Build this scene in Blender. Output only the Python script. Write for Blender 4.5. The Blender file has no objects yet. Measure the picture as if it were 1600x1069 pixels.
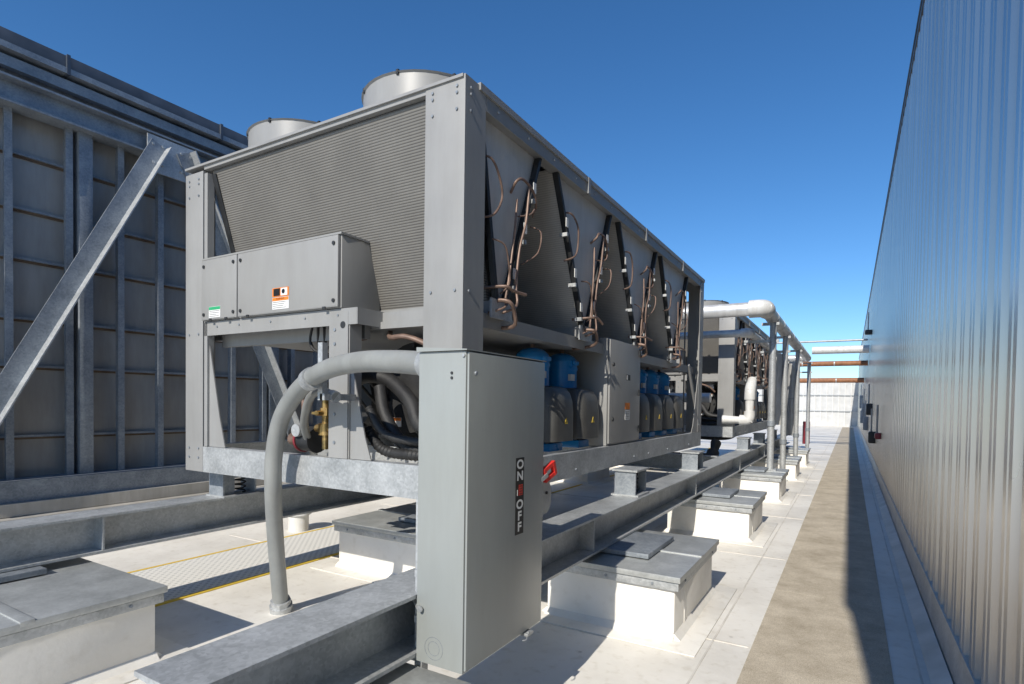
import bpy, bmesh, math, random
from mathutils import Vector, Matrix
random.seed(4)
scene=bpy.context.scene
COL=scene.collection
# ------------------------------------------------------------------ materials
def new_mat(name):
    m=bpy.data.materials.new(name);m.use_nodes=True
    nt=m.node_tree;b=nt.nodes['Principled BSDF'];return m,nt,b
def N(nt,t,**k):
    n=nt.nodes.new(t)
    for a,v in k.items(): setattr(n,a,v)
    return n
def noisy(name,c1,c2,scale=6,rough=.5,metal=0,bump=.0,bscale=None,stretch=(1,1,1),detail=5,spec=.5,rvar=.1,grime=0):
    m,nt,b=new_mat(name)
    tc=N(nt,'ShaderNodeTexCoord');mp=N(nt,'ShaderNodeMapping');mp.inputs['Scale'].default_value=stretch
    nt.links.new(tc.outputs['Object'],mp.inputs[0])
    no=N(nt,'ShaderNodeTexNoise');no.inputs['Scale'].default_value=scale;no.inputs['Detail'].default_value=detail
    nt.links.new(mp.outputs[0],no.inputs['Vector'])
    cr=N(nt,'ShaderNodeValToRGB');cr.color_ramp.elements[0].position=.3;cr.color_ramp.elements[1].position=.7
    cr.color_ramp.elements[0].color=(*c1,1);cr.color_ramp.elements[1].color=(*c2,1)
    nt.links.new(no.outputs['Fac'],cr.inputs[0]);out=cr.outputs[0]
    if grime:
        mg=N(nt,'ShaderNodeMapping');mg.inputs['Scale'].default_value=(1.3,1.3,.22);nt.links.new(tc.outputs['Object'],mg.inputs[0])
        ng=N(nt,'ShaderNodeTexNoise');ng.inputs['Scale'].default_value=7;ng.inputs['Detail'].default_value=9;ng.inputs['Roughness'].default_value=.7
        nt.links.new(mg.outputs[0],ng.inputs['Vector'])
        cg=N(nt,'ShaderNodeValToRGB');e=cg.color_ramp.elements;e[0].position=.35;e[0].color=(.82,.80,.77,1);e[1].position=.6;e[1].color=(1.03,1.03,1.03,1)
        nt.links.new(ng.outputs['Fac'],cg.inputs[0])
        mx=N(nt,'ShaderNodeMix',data_type='RGBA',blend_type='MULTIPLY');mx.inputs[0].default_value=grime
        nt.links.new(out,mx.inputs[6]);nt.links.new(cg.outputs[0],mx.inputs[7]);out=mx.outputs[2]
    nt.links.new(out,b.inputs['Base Color'])
    mr=N(nt,'ShaderNodeMapRange');mr.inputs['To Min'].default_value=max(0,rough-rvar);mr.inputs['To Max'].default_value=min(1,rough+rvar)
    nt.links.new(no.outputs['Fac'],mr.inputs[0]);nt.links.new(mr.outputs[0],b.inputs['Roughness'])
    b.inputs['Metallic'].default_value=metal;b.inputs['Specular IOR Level'].default_value=spec
    if bump:
        n2=N(nt,'ShaderNodeTexNoise');n2.inputs['Scale'].default_value=bscale or scale*8;n2.inputs['Detail'].default_value=4
        nt.links.new(tc.outputs['Object'],n2.inputs['Vector'])
        bp=N(nt,'ShaderNodeBump');bp.inputs['Strength'].default_value=bump;bp.inputs['Distance'].default_value=.01
        nt.links.new(n2.outputs['Fac'],bp.inputs['Height']);nt.links.new(bp.outputs[0],b.inputs['Normal'])
    return m
def galv(name,c1,c2,rough=.45,metal=.4,sp=.2):
    m,nt,b=new_mat(name)
    tc=N(nt,'ShaderNodeTexCoord')
    v=N(nt,'ShaderNodeTexVoronoi');v.inputs['Scale'].default_value=70
    nt.links.new(tc.outputs['Object'],v.inputs['Vector'])
    no=N(nt,'ShaderNodeTexNoise');no.inputs['Scale'].default_value=4.5;no.inputs['Detail'].default_value=10;no.inputs['Roughness'].default_value=.68
    nt.links.new(tc.outputs['Object'],no.inputs['Vector'])
    bw=N(nt,'ShaderNodeSeparateColor');nt.links.new(v.outputs['Color'],bw.inputs[0])
    mx=N(nt,'ShaderNodeMath',operation='MULTIPLY_ADD');mx.inputs[1].default_value=sp
    nt.links.new(bw.outputs[0],mx.inputs[0]);nt.links.new(no.outputs['Fac'],mx.inputs[2])
    cr=N(nt,'ShaderNodeValToRGB');cr.color_ramp.elements[0].position=.38;cr.color_ramp.elements[1].position=.8
    cr.color_ramp.elements[0].color=(*c1,1);cr.color_ramp.elements[1].color=(*c2,1)
    nt.links.new(mx.outputs[0],cr.inputs[0]);nt.links.new(cr.outputs[0],b.inputs['Base Color'])
    mr=N(nt,'ShaderNodeMapRange');mr.inputs['To Min'].default_value=rough-.1;mr.inputs['To Max'].default_value=rough+.15
    nt.links.new(mx.outputs[0],mr.inputs[0]);nt.links.new(mr.outputs[0],b.inputs['Roughness'])
    b.inputs['Metallic'].default_value=metal
    return m
PAINT=noisy('painted_steel_grey',(.285,.285,.28),(.32,.32,.313),2.5,.42,0,.03,160,grime=.35)
PAINT2=noisy('cabinet_paint_grey',(.285,.285,.278),(.315,.314,.306),1.7,.4,0,.02,160,grime=.3)
SHEET_LIT=noisy('end_sheet_lit_taupe',(.56,.55,.52),(.70,.69,.66),1.7,.42,0,.02,100,grime=.5)  # lightened casing paint: fill light on the end sheets is put into the colour
BOXP=noisy('disconnect_paint_grey',(.30,.318,.308),(.325,.345,.334),1.5,.33,0,.02,120,grime=.3)
GALV=galv('galvanized_steel',(.33,.345,.35),(.56,.575,.58))
GALVD=galv('galvanized_steel_dull',(.19,.215,.245),(.35,.38,.41),.5,.35)
LIDM=galv('galvanized_lid',(.39,.405,.40),(.58,.595,.585),.38,.4,.12)
DARK=noisy('dark_coated_metal',(.018,.02,.022),(.035,.037,.04),8,.5)
NAVY=noisy('dark_cap_metal',(.06,.072,.09),(.10,.115,.14),5,.45,.3)
RUB=noisy('black_rubber_insulation',(.012,.012,.013),(.03,.03,.03),9,.6,0,.2,60)
HOOD=noisy('sound_hood_plastic',(.065,.065,.063),(.10,.10,.095),5,.45,0,.1,80,grime=.8)
BLUE=noisy('blue_compressor_paint',(.01,.20,.55),(.02,.27,.66),5,.3)
COP=noisy('copper_tube',(.15,.10,.078),(.27,.18,.14),18,.5,.3)
BRASS=noisy('brass',(.40,.26,.09),(.55,.38,.16),15,.35,.8)
REDM=noisy('red_plastic',(.65,.03,.02),(.8,.05,.04),5,.4)
REDL=noisy('label_red',(.5,.03,.02),(.6,.05,.03))
MAROON=noisy('red_valve_paint',(.18,.02,.03),(.28,.04,.05),8,.45)
WHITE=noisy('white_label',(.72,.72,.70),(.8,.8,.78),5,.5)
ORANGE=noisy('orange_label',(.75,.2,.02),(.8,.24,.03),5,.5)
GREEN=noisy('green_label',(.03,.35,.15),(.04,.4,.18),5,.5)
BLACK=noisy('black_label',(.01,.01,.01),(.02,.02,.02),5,.45)
YEL=noisy('yellow_paint',(.72,.48,.04),(.82,.58,.07),9,.6)
JACK=noisy('aluminium_pipe_jacket',(.55,.55,.54),(.68,.68,.67),6,.35,.35,.1,30,grime=.8)
WPVC=noisy('white_pipe_cover',(.66,.66,.64),(.76,.76,.74),6,.4,grime=.8)
FARW=noisy('far_wall_panel',(.50,.50,.49),(.62,.62,.61),2,.5,.0)
RUST=noisy('rusty_primer_pipe',(.22,.09,.04),(.38,.17,.08),8,.65)
COND=noisy('grey_conduit_jacket',(.255,.265,.26),(.30,.31,.30),7,.45,0,.05,100,grime=.5)
CONC=noisy('beige_flashing',(.42,.40,.355),(.54,.51,.455),3,.5,.1,grime=.8)
def membrane(name,dirt=.5,lo=(.66,.625,.56),hi=(.845,.815,.75)):
    m,nt,b=new_mat(name)
    tc=N(nt,'ShaderNodeTexCoord')
    n1=N(nt,'ShaderNodeTexNoise');n1.inputs['Scale'].default_value=.9;n1.inputs['Detail'].default_value=12;n1.inputs['Roughness'].default_value=.6
    n2=N(nt,'ShaderNodeTexNoise');n2.inputs['Scale'].default_value=14;n2.inputs['Detail'].default_value=8
    n4=N(nt,'ShaderNodeTexVoronoi');n4.inputs['Scale'].default_value=2.3
    for n in (n1,n2,n4): nt.links.new(tc.outputs['Object'],n.inputs['Vector'])
    cr=N(nt,'ShaderNodeValToRGB');e=cr.color_ramp.elements
    e[0].position=.30;e[0].color=(*lo,1);e[1].position=.55;e[1].color=(*hi,1)
    nt.links.new(n1.outputs['Fac'],cr.inputs[0])
    cr2=N(nt,'ShaderNodeValToRGB');e=cr2.color_ramp.elements
    e[0].position=.25;e[0].color=(.74,.71,.65,1);e[1].position=.45;e[1].color=(1,1,1,1)
    nt.links.new(n2.outputs['Fac'],cr2.inputs[0])
    mx=N(nt,'ShaderNodeMix',data_type='RGBA',blend_type='MULTIPLY');mx.inputs[0].default_value=dirt
    nt.links.new(cr.outputs[0],mx.inputs[6]);nt.links.new(cr2.outputs[0],mx.inputs[7])
    cr3=N(nt,'ShaderNodeValToRGB');e=cr3.color_ramp.elements
    e[0].position=.02;e[0].color=(.35,.33,.3,1);e[1].position=.04;e[1].color=(1,1,1,1)
    nt.links.new(n4.outputs['Distance'],cr3.inputs[0])
    mx2=N(nt,'ShaderNodeMix',data_type='RGBA',blend_type='MULTIPLY');mx2.inputs[0].default_value=dirt*.7
    nt.links.new(mx.outputs[2],mx2.inputs[6]);nt.links.new(cr3.outputs[0],mx2.inputs[7])
    nt.links.new(mx2.outputs[2],b.inputs['Base Color'])
    b.inputs['Roughness'].default_value=.55
    n3=N(nt,'ShaderNodeTexNoise');n3.inputs['Scale'].default_value=9;n3.inputs['Detail'].default_value=5
    nt.links.new(tc.outputs['Object'],n3.inputs['Vector'])
    bp=N(nt,'ShaderNodeBump');bp.inputs['Strength'].default_value=.15;bp.inputs['Distance'].default_value=.02
    nt.links.new(n3.outputs['Fac'],bp.inputs['Height']);nt.links.new(bp.outputs[0],b.inputs['Normal'])
    return m
MEMB=membrane('roof_membrane',.55)
MEMC=membrane('curb_membrane',.25,(.72,.69,.63),(.84,.815,.76))
def padmat():
    m,nt,b=new_mat('walkway_pad_grit')
    tc=N(nt,'ShaderNodeTexCoord')
    n1=N(nt,'ShaderNodeTexNoise');n1.inputs['Scale'].default_value=2.6;n1.inputs['Detail'].default_value=15;n1.inputs['Roughness'].default_value=.75
    nt.links.new(tc.outputs['Object'],n1.inputs['Vector'])
    cr=N(nt,'ShaderNodeValToRGB');e=cr.color_ramp.elements
    e[0].position=.34;e[0].color=(.42,.36,.27,1);e[1].position=.62;e[1].color=(.64,.565,.445,1)
    nt.links.new(n1.outputs['Fac'],cr.inputs[0])
    n2=N(nt,'ShaderNodeTexNoise');n2.inputs['Scale'].default_value=160;n2.inputs['Detail'].default_value=3
    nt.links.new(tc.outputs['Object'],n2.inputs['Vector'])
    cr2=N(nt,'ShaderNodeValToRGB');e=cr2.color_ramp.elements;e[0].position=.35;e[0].color=(.62,.6,.58,1);e[1].position=.6;e[1].color=(1.05,1.05,1.05,1)
    nt.links.new(n2.outputs['Fac'],cr2.inputs[0])
    mx=N(nt,'ShaderNodeMix',data_type='RGBA',blend_type='MULTIPLY');mx.inputs[0].default_value=.7
    nt.links.new(cr.outputs[0],mx.inputs[6]);nt.links.new(cr2.outputs[0],mx.inputs[7]);nt.links.new(mx.outputs[2],b.inputs['Base Color'])
    bp=N(nt,'ShaderNodeBump');bp.inputs['Strength'].default_value=.5;bp.inputs['Distance'].default_value=.006
    nt.links.new(n2.outputs['Fac'],bp.inputs['Height']);nt.links.new(bp.outputs[0],b.inputs['Normal'])
    b.inputs['Roughness'].default_value=.9;return m
PAD=padmat()
def matmat():
    m,nt,b=new_mat('perforated_safety_mat')
    tc=N(nt,'ShaderNodeTexCoord');mp=N(nt,'ShaderNodeMapping');mp.inputs['Rotation'].default_value=(0,0,math.radians(45))
    nt.links.new(tc.outputs['Object'],mp.inputs[0])
    ck=N(nt,'ShaderNodeTexBrick');ck.offset=0;ck.inputs['Scale'].default_value=1
    ck.inputs['Brick Width'].default_value=.05;ck.inputs['Row Height'].default_value=.05;ck.inputs['Mortar Size'].default_value=.014
    ck.inputs['Color1'].default_value=(.56,.55,.51,1);ck.inputs['Color2'].default_value=(.52,.51,.47,1);ck.inputs['Mortar'].default_value=(.80,.78,.72,1)
    nt.links.new(mp.outputs[0],ck.inputs['Vector']);nt.links.new(ck.outputs[0],b.inputs['Base Color']);b.inputs['Roughness'].default_value=.7
    return m
MATM=matmat()
def coilmat(name,c1,c2,period=.019,bs=.35):
    m,nt,b=new_mat(name)
    tc=N(nt,'ShaderNodeTexCoord');sp=N(nt,'ShaderNodeSeparateXYZ');nt.links.new(tc.outputs['Object'],sp.inputs[0])
    mu=N(nt,'ShaderNodeMath',operation='MULTIPLY');mu.inputs[1].default_value=2*math.pi/period
    nt.links.new(sp.outputs['Z'],mu.inputs[0])
    si=N(nt,'ShaderNodeMath',operation='SINE');nt.links.new(mu.outputs[0],si.inputs[0])
    mr=N(nt,'ShaderNodeMapRange');mr.inputs['From Min'].default_value=-1
    nt.links.new(si.outputs[0],mr.inputs[0])
    no=N(nt,'ShaderNodeTexNoise');no.inputs['Scale'].default_value=3;no.inputs['Detail'].default_value=12;no.inputs['Roughness'].default_value=.7
    nt.links.new(tc.outputs['Object'],no.inputs['Vector'])
    cr=N(nt,'ShaderNodeValToRGB');e=cr.color_ramp.elements
    e[0].position=.05;e[0].color=(*c1,1);e[1].position=.5;e[1].color=(*c2,1)
    nt.links.new(mr.outputs[0],cr.inputs[0])
    mr2=N(nt,'ShaderNodeMapRange');mr2.inputs['To Min'].default_value=.65;mr2.inputs['To Max'].default_value=1.3
    nt.links.new(no.outputs['Fac'],mr2.inputs[0])
    vm=N(nt,'ShaderNodeVectorMath',operation='SCALE');nt.links.new(cr.outputs[0],vm.inputs[0]);nt.links.new(mr2.outputs[0],vm.inputs['Scale'])
    nt.links.new(vm.outputs[0],b.inputs['Base Color'])
    bp=N(nt,'ShaderNodeBump');bp.inputs['Strength'].default_value=bs;bp.inputs['Distance'].default_value=.003
    nt.links.new(mr.outputs[0],bp.inputs['Height']);nt.links.new(bp.outputs[0],b.inputs['Normal'])
    b.inputs['Roughness'].default_value=.5;b.inputs['Metallic'].default_value=.1
    return m
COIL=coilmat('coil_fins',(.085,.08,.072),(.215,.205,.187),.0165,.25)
COIL_LIT=coilmat('inner_coil_fins_lit',(.48,.46,.425),(.60,.58,.54),.015,.12)  # bright copy of the coil fins, colour raised to stand in for fill light
def wallmetal():
    m,nt,b=new_mat('ribbed_metal_cladding')
    tc=N(nt,'ShaderNodeTexCoord');mp=N(nt,'ShaderNodeMapping');mp.inputs['Scale'].default_value=(1,1.6,.10)
    nt.links.new(tc.outputs['Object'],mp.inputs[0])
    no=N(nt,'ShaderNodeTexNoise');no.inputs['Scale'].default_value=2.5;no.inputs['Detail'].default_value=6
    nt.links.new(mp.outputs[0],no.inputs['Vector'])
    cr=N(nt,'ShaderNodeValToRGB');e=cr.color_ramp.elements
    e[0].position=.3;e[0].color=(.50,.465,.42,1);e[1].position=.7;e[1].color=(.64,.60,.55,1)
    nt.links.new(no.outputs['Fac'],cr.inputs[0]);nt.links.new(cr.outputs[0],b.inputs['Base Color'])
    mr=N(nt,'ShaderNodeMapRange');mr.inputs['To Min'].default_value=.18;mr.inputs['To Max'].default_value=.32
    nt.links.new(no.outputs['Fac'],mr.inputs[0]);nt.links.new(mr.outputs[0],b.inputs['Roughness'])
    b.inputs['Metallic'].default_value=.75
    return m
CLAD=wallmetal()
LPAN=noisy('screen_panel_metal',(.30,.29,.275),(.43,.42,.40),1.4,.42,.2,.05,20,stretch=(1,1,.5),detail=8,grime=.7)
RUSTL=noisy('rust_stained_seam',(.10,.065,.042),(.18,.13,.09),7,.6)

# ------------------------------------------------------------------ mesh builder
class MB:
    def __init__(s): s.bm=bmesh.new();s.mats=[]
    def mi(s,m):
        if m not in s.mats: s.mats.append(m)
        return s.mats.index(m)
    def poly(s,pts,faces,m):
        vs=[s.bm.verts.new(p) for p in pts];i=s.mi(m)
        for f in faces:
            try:
                fc=s.bm.faces.new([vs[k] for k in f]);fc.material_index=i
            except ValueError: pass
        return s
    def box(s,x0,x1,y0,y1,z0,z1,m,bev=0):
        if x0>x1:x0,x1=x1,x0
        if y0>y1:y0,y1=y1,y0
        if z0>z1:z0,z1=z1,z0
        r=bmesh.ops.create_cube(s.bm,size=1)
        vs=r['verts']
        for v in vs: v.co=Vector(((x0+x1)/2+v.co.x*(x1-x0),(y0+y1)/2+v.co.y*(y1-y0),(z0+z1)/2+v.co.z*(z1-z0)))
        i=s.mi(m);fs={f for v in vs for f in v.link_faces}
        for f in fs:f.material_index=i
        if bev:
            es={e for v in vs for e in v.link_edges}
            r=bmesh.ops.bevel(s.bm,geom=list(es),offset=bev,segments=2,affect='EDGES',profile=.6)
            for f in r['faces']: f.material_index=i
        return s
    def bar(s,a,b,w,h,m,up=(0,0,1)):
        a=Vector(a);b=Vector(b);d=(b-a).normalized();u=Vector(up);sd=d.cross(u).normalized();u=sd.cross(d)
        pts=[]
        for p in (a,b):
            for i,j in((-1,-1),(1,-1),(1,1),(-1,1)): pts.append(p+sd*(i*w/2)+u*(j*h/2))
        return s.poly(pts,[(3,2,1,0),(4,5,6,7),(0,1,5,4),(1,2,6,5),(2,3,7,6),(3,0,4,7)],m)
    def prism(s,pts2,plane,c0,c1,m):
        def P(p,c):
            return {'xz':(p[0],c,p[1]),'yz':(c,p[0],p[1]),'xy':(p[0],p[1],c)}[plane]
        n=len(pts2);pts=[P(p,c0) for p in pts2]+[P(p,c1) for p in pts2]
        f=[tuple(range(n)),tuple(range(2*n-1,n-1,-1))]+[(i,(i+n),(i+1)%n+n,(i+1)%n) for i in range(n)]
        return s.poly(pts,f,m)
    def cyl(s,a,b,r,m,seg=20,r2=None,caps=True):
        a=Vector(a);b=Vector(b);r2=r if r2 is None else r2
        d=(b-a).normalized();u=Vector((0,0,1)) if abs(d.z)<.9 else Vector((1,0,0));x=d.cross(u).normalized();y=d.cross(x)
        pts=[];
        for p,rr in((a,r),(b,r2)):
            for k in range(seg):
                t=2*math.pi*k/seg;pts.append(p+x*rr*math.cos(t)+y*rr*math.sin(t))
        f=[(k,(k+1)%seg,(k+1)%seg+seg,k+seg) for k in range(seg)]
        if caps: f+=[tuple(range(seg))[::-1],tuple(range(seg,2*seg))]
        return s.poly(pts,f,m)
    def tube(s,pts,r,m,seg=10,sub=4,ribs=0):
        P=[Vector(p) for p in pts]
        if sub>1 and len(P)>2:
            Q=[]
            for i in range(len(P)-1):
                p0=P[max(i-1,0)];p1=P[i];p2=P[i+1];p3=P[min(i+2,len(P)-1)]
                for k in range(sub):
                    t=k/sub
                    Q.append(.5*((2*p1)+(p2-p0)*t+(2*p0-5*p1+4*p2-p3)*t*t+(3*p1-p0-3*p2+p3)*t**3))
            Q.append(P[-1]);P=Q
        n=len(P);rings=[];x=None
        for i in range(n):
            d=(P[min(i+1,n-1)]-P[max(i-1,0)]).normalized()
            if x is None:
                u=Vector((0,0,1)) if abs(d.z)<.9 else Vector((1,0,0));x=d.cross(u).normalized()
            x=(x-d*x.dot(d)).normalized();y=d.cross(x)
            rr=r*(1+(.12 if i%2 else -.05)) if ribs else r
            rings.append([P[i]+x*rr*math.cos(2*math.pi*k/seg)+y*rr*math.sin(2*math.pi*k/seg) for k in range(seg)])
        pts=[q for g in rings for q in g];f=[]
        for i in range(n-1):
            for k in range(seg):
                a=i*seg+k;b=i*seg+(k+1)%seg;f.append((a,b,b+seg,a+seg))
        f+=[tuple(range(seg))[::-1],tuple(range((n-1)*seg,n*seg))]
        return s.poly(pts,f,m)
    def dome(s,c,r,h,m,seg=20,rows=5):
        c=Vector(c);pts=[];f=[]
        for i in range(rows):
            a=math.pi/2*i/rows
            for k in range(seg):
                t=2*math.pi*k/seg;pts.append(c+Vector((r*math.cos(a)*math.cos(t),r*math.cos(a)*math.sin(t),h*math.sin(a))))
        pts.append(c+Vector((0,0,h)))
        for i in range(rows-1):
            for k in range(seg):
                a=i*seg+k;b=i*seg+(k+1)%seg;f.append((a,b,b+seg,a+seg))
        for k in range(seg): f.append(((rows-1)*seg+k,(rows-1)*seg+(k+1)%seg,len(pts)-1))
        return s.poly(pts,f,m)
    def done(s,name,parent=None,loc=(0,0,0),xf=None,smooth=True,kind=None):
        bmesh.ops.recalc_face_normals(s.bm,faces=s.bm.faces)
        for v in s.bm.verts:
            if xf: v.co=xf(v.co)
            else: v.co=v.co-Vector(loc)
        me=bpy.data.meshes.new(name);s.bm.to_mesh(me);s.bm.free()
        for m in s.mats: me.materials.append(m)
        if smooth:
            for p in me.polygons:p.use_smooth=True
            me.set_sharp_from_angle(angle=math.radians(35))
        o=bpy.data.objects.new(name,me);COL.objects.link(o)
        if parent: o.parent=parent
        else: o.location=loc
        if kind:o['kind']=kind
        return o
def empty(name,loc,label,cat,group=None):
    o=bpy.data.objects.new(name,None);COL.objects.link(o);o.location=loc;o.empty_display_size=.2
    o['label']=label;o['category']=cat
    if group:o['group']=group
    return o
def kids(o): return [c for c in bpy.data.objects if c.parent==o]
def dup(src,off,lab=None):
    n=src.copy();COL.objects.link(n);n.location=Vector(src.location)+Vector(off)
    if lab:n['label']=lab
    def rec(a,b):
        for c in kids(a):
            if c==b: continue
            k=c.copy();COL.objects.link(k);k.parent=b;rec(c,k)
    rec(src,n);return n
def text_into(mb,txt,size,origin,right,up,m,bold=0,wide=1):
    cu=bpy.data.curves.new('t','FONT');cu.body=txt;cu.size=size;cu.align_x='CENTER';cu.align_y='CENTER';cu.offset=bold
    ob=bpy.data.objects.new('t',cu);COL.objects.link(ob)
    bpy.context.view_layer.update()
    me=bpy.data.meshes.new_from_object(ob.evaluated_get(bpy.context.evaluated_depsgraph_get()))
    o=Vector(origin);r=Vector(right);u=Vector(up)
    mb.poly([o+r*v.co.x*wide+u*v.co.y for v in me.vertices],[tuple(p.vertices) for p in me.polygons],m)
    bpy.data.objects.remove(ob);bpy.data.curves.remove(cu);bpy.data.meshes.remove(me)

# ------------------------------------------------------------------ camera / light / sky
H=1.6
y,pi_,ro=math.radians(29.665),math.radians(-1.32),math.radians(.874)
F=Vector((-math.sin(y)*math.cos(pi_),math.cos(y)*math.cos(pi_),math.sin(pi_)))
R=Vector((math.cos(y),math.sin(y),0));U=R.cross(F)
R,U=R*math.cos(ro)+U*math.sin(ro),U*math.cos(ro)-R*math.sin(ro)
cd=bpy.data.cameras.new('camera');cam=bpy.data.objects.new('camera',cd);COL.objects.link(cam)
M=Matrix((R,U,-F)).transposed().to_4x4();M.translation=(0,0,H);cam.matrix_world=M
cd.sensor_width=36;cd.lens=36*870.26/1600;cd.shift_x=-32.43/1600;cd.shift_y=115.98/1600;cd.clip_end=3000;cd.clip_start=.02
scene.camera=cam
KY=1.35;sv=Vector((-.094,KY,-1)).normalized()
el=math.asin(-sv.z)
sd=bpy.data.lights.new('sun','SUN');sd.energy=4.7;sd.angle=math.radians(.5);sd.color=(1,.94,.84)
so=bpy.data.objects.new('sun',sd);COL.objects.link(so);so.rotation_euler=sv.to_track_quat('-Z','Y').to_euler()
w=bpy.data.worlds.new('World');scene.world=w;w.use_nodes=True;nt=w.node_tree
sk=N(nt,'ShaderNodeTexSky',sky_type='NISHITA');sk.sun_disc=False;sk.sun_elevation=el
to=-sv;sk.sun_rotation=math.atan2(to.x,to.y)
sk.altitude=1000;sk.air_density=1.0;sk.dust_density=.2;sk.ozone_density=5.0
hs=N(nt,'ShaderNodeHueSaturation');hs.inputs['Saturation'].default_value=1.18
nt.links.new(sk.outputs[0],hs.inputs['Color'])
nt.links.new(hs.outputs[0],nt.nodes['Background'].inputs[0]);nt.nodes['Background'].inputs[1].default_value=.15
scene.view_settings.view_transform='Standard'
try: scene.view_settings.look='None'
except: pass
scene.view_settings.exposure=0

# ------------------------------------------------------------------ roof, pads
mb=MB();mb.poly([(-60,-20,0),(60,-20,0),(60,400,0),(-60,400,0)],[(0,1,2,3)],MEMB)
mb.done('ground',kind='structure',smooth=False)
SEAM=noisy('seam_overlap_membrane',(.56,.53,.47),(.76,.72,.66),4,.6)
mb=MB()
yy=-1.0
while yy<60:
    mb.box(-6.3,-.55,yy,yy+.012,0,.005,SEAM);yy+=2.45
for xx in (-3.05,-.78,.40): mb.box(xx,xx+.012,-2,60,0,.0045,SEAM)
mb.done('roof_seams',kind='structure',smooth=False)
mb=MB();yy=-3.7
while yy<52:
    mb.box(-.53,.26,yy,yy+2.982,.002,.008,PAD);yy+=2.985
mb.done('walkway',kind='structure')
mb=MB();mb.box(-5.62,-4.62,-1,22,.002,.010,MATM);mb.box(-4.617,-4.575,-1,22,.002,.011,YEL);mb.box(-5.665,-5.623,-1,22,.002,.011,YEL)
mb.done('safety_walkway',kind='structure',smooth=False)

# ------------------------------------------------------------------ right ribbed wall
WX=.61;WT=6.05
wall=empty('metal_wall',(WX,0,0),'tall ribbed silver metal screen wall beside the walkway','wall')
mb=MB();prof=[]
yy=-3.0;per=.305
while yy<58:
    prof+=[(WX+.02,yy),(WX+.02,yy+.13),(WX-.03,yy+.142),(WX-.03,yy+.200),(WX-.016,yy+.204),(WX-.016,yy+.228),(WX-.03,yy+.232),(WX-.03,yy+.290),(WX+.02,yy+.302)];yy+=per
n=len(prof);pts=[(a,b,.22) for a,b in prof]+[(a,b,WT) for a,b in prof]
mb.poly(pts,[(i,i+1,i+1+n,i+n) for i in range(n-1)],CLAD)
mb.box(WX+.03,WX+.2,-3,58,.0,WT,CLAD)
L=Vector((WX,0,0))
mb.done('wall_cladding',parent=wall,xf=lambda v:v-L)
mb=MB();mb.box(WX-.04,WX+.25,-3,58,WT-.10,WT+.02,NAVY);mb.box(WX-.05,WX+.0,-3,58,WT-.02,WT+.03,NAVY)
mb.done('wall_cap',parent=wall,xf=lambda v:v-L)
mb=MB();mb.prism([(WX-.06,.0),(WX-.045,.20),(WX-.038,.24),(WX+.02,.24),(WX+.02,0)],'xz',-3,58,GALV)
mb.prism([(WX-.16,.001),(WX-.14,.012),(WX-.065,.05),(WX-.06,.001)],'xz',-3,58,SEAM)
mb.done('base_flashing',parent=wall,xf=lambda v:v-L)
fw=empty('end_wall',(-3,56,0),'pale panelled metal wall closing the far end of the roof','wall')
L2=Vector((-3,56,0));mb=MB();mb.box(-16,.6,56,56.2,0,4.1,FARW)
for i in range(34): mb.box(-15.5+i*.47,-15.44+i*.47,55.90,56.02,0,4.05,WPVC)
for z in (1.3,2.7): mb.box(-16,.6,55.88,56.01,z,z+.07,GALV)
mb.done('wall_panels',parent=fw,xf=lambda v:v-L2)
def wallbox(name,yv,z,sx,sy,sz,m,lab,cat):
    o=empty(name,(WX,yv,z),lab,cat);Lc=Vector((WX,yv,z));mb=MB()
    mb.box(WX-.03-sx,WX-.03,yv-sy/2,yv+sy/2,z,z+sz,m,.01);mb.box(WX-.045-sx,WX-.03-sx,yv-sy/2+.02,yv+sy/2-.02,z+.02,z+sz-.02,m,.004)
    mb.done('housing',parent=o,xf=lambda v:v-Lc)
    mb=MB();mb.tube([(WX-.05-sx/2,yv,z+sz),(WX-.05-sx/2,yv,z+sz+.6)],.02,GALV,8,1)
    mb.done('conduit',parent=o,xf=lambda v:v-Lc);return o
wallbox('alarm_box',14.0,.95,.10,.22,.13,MAROON,'dark red alarm box on the ribbed wall','alarm')
for yv,z,h in ((17,.7,.3),(20,1.4,.35),(24,.8,.5),(27,1.3,.5),(31,.9,.6),(35,1.6,.7)):
    wallbox('electrical_box',yv,z,.14,.3,h,DARK if h<.5 else GALVD,'electrical box mounted on the ribbed metal wall','electrical box')['group']='electrical boxes along the wall'
wallbox('wall_lamp',22,4.1,.2,.25,.15,DARK,'small dark lamp on the wall above the pipes','lamp')

# ------------------------------------------------------------------ left screen wall
LX=-6.9;YA=-1.0;YB=24.0
lw=empty('screen_wall',(LX,0,0),'galvanized framed screen wall with grey metal panels','wall')
L3=Vector((LX,0,0));T3=lambda v:v-L3
mb=MB();mb.box(LX-.22,LX-.16,YA,YB,.75,4.9,LPAN);mb.done('wall_panels',parent=lw,xf=T3)
for z in (1.17,1.86,2.32,2.90,3.38,3.9):
    mb=MB()
    mb.box(LX-.16,LX-.145,YA,YB,z,z+.022,RUSTL);mb.box(LX-.16,LX-.12,YA,YB,z+.022,z+.045,GALVD)
    mb.done('panel_seam',parent=lw,xf=T3)
st=[.75,1.2,1.68,2.13,2.60,3.06,3.46,3.9,4.33]+[4.33+.44*i for i in range(1,45)]
for i,yv in enumerate(st):
    mb=MB()
    mb.box(LX-.13,LX-.02,yv-.004,yv+.004,.80,4.32,GALVD);mb.box(LX-.02,LX-.01,yv-.03,yv+.03,.80,4.32,GALVD)
    if i%5==4: mb.box(LX-.13,LX+.02,yv+.07,yv+.19,.80,4.32,GALVD,.004)
    mb.done('stud',parent=lw,xf=T3)
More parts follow.
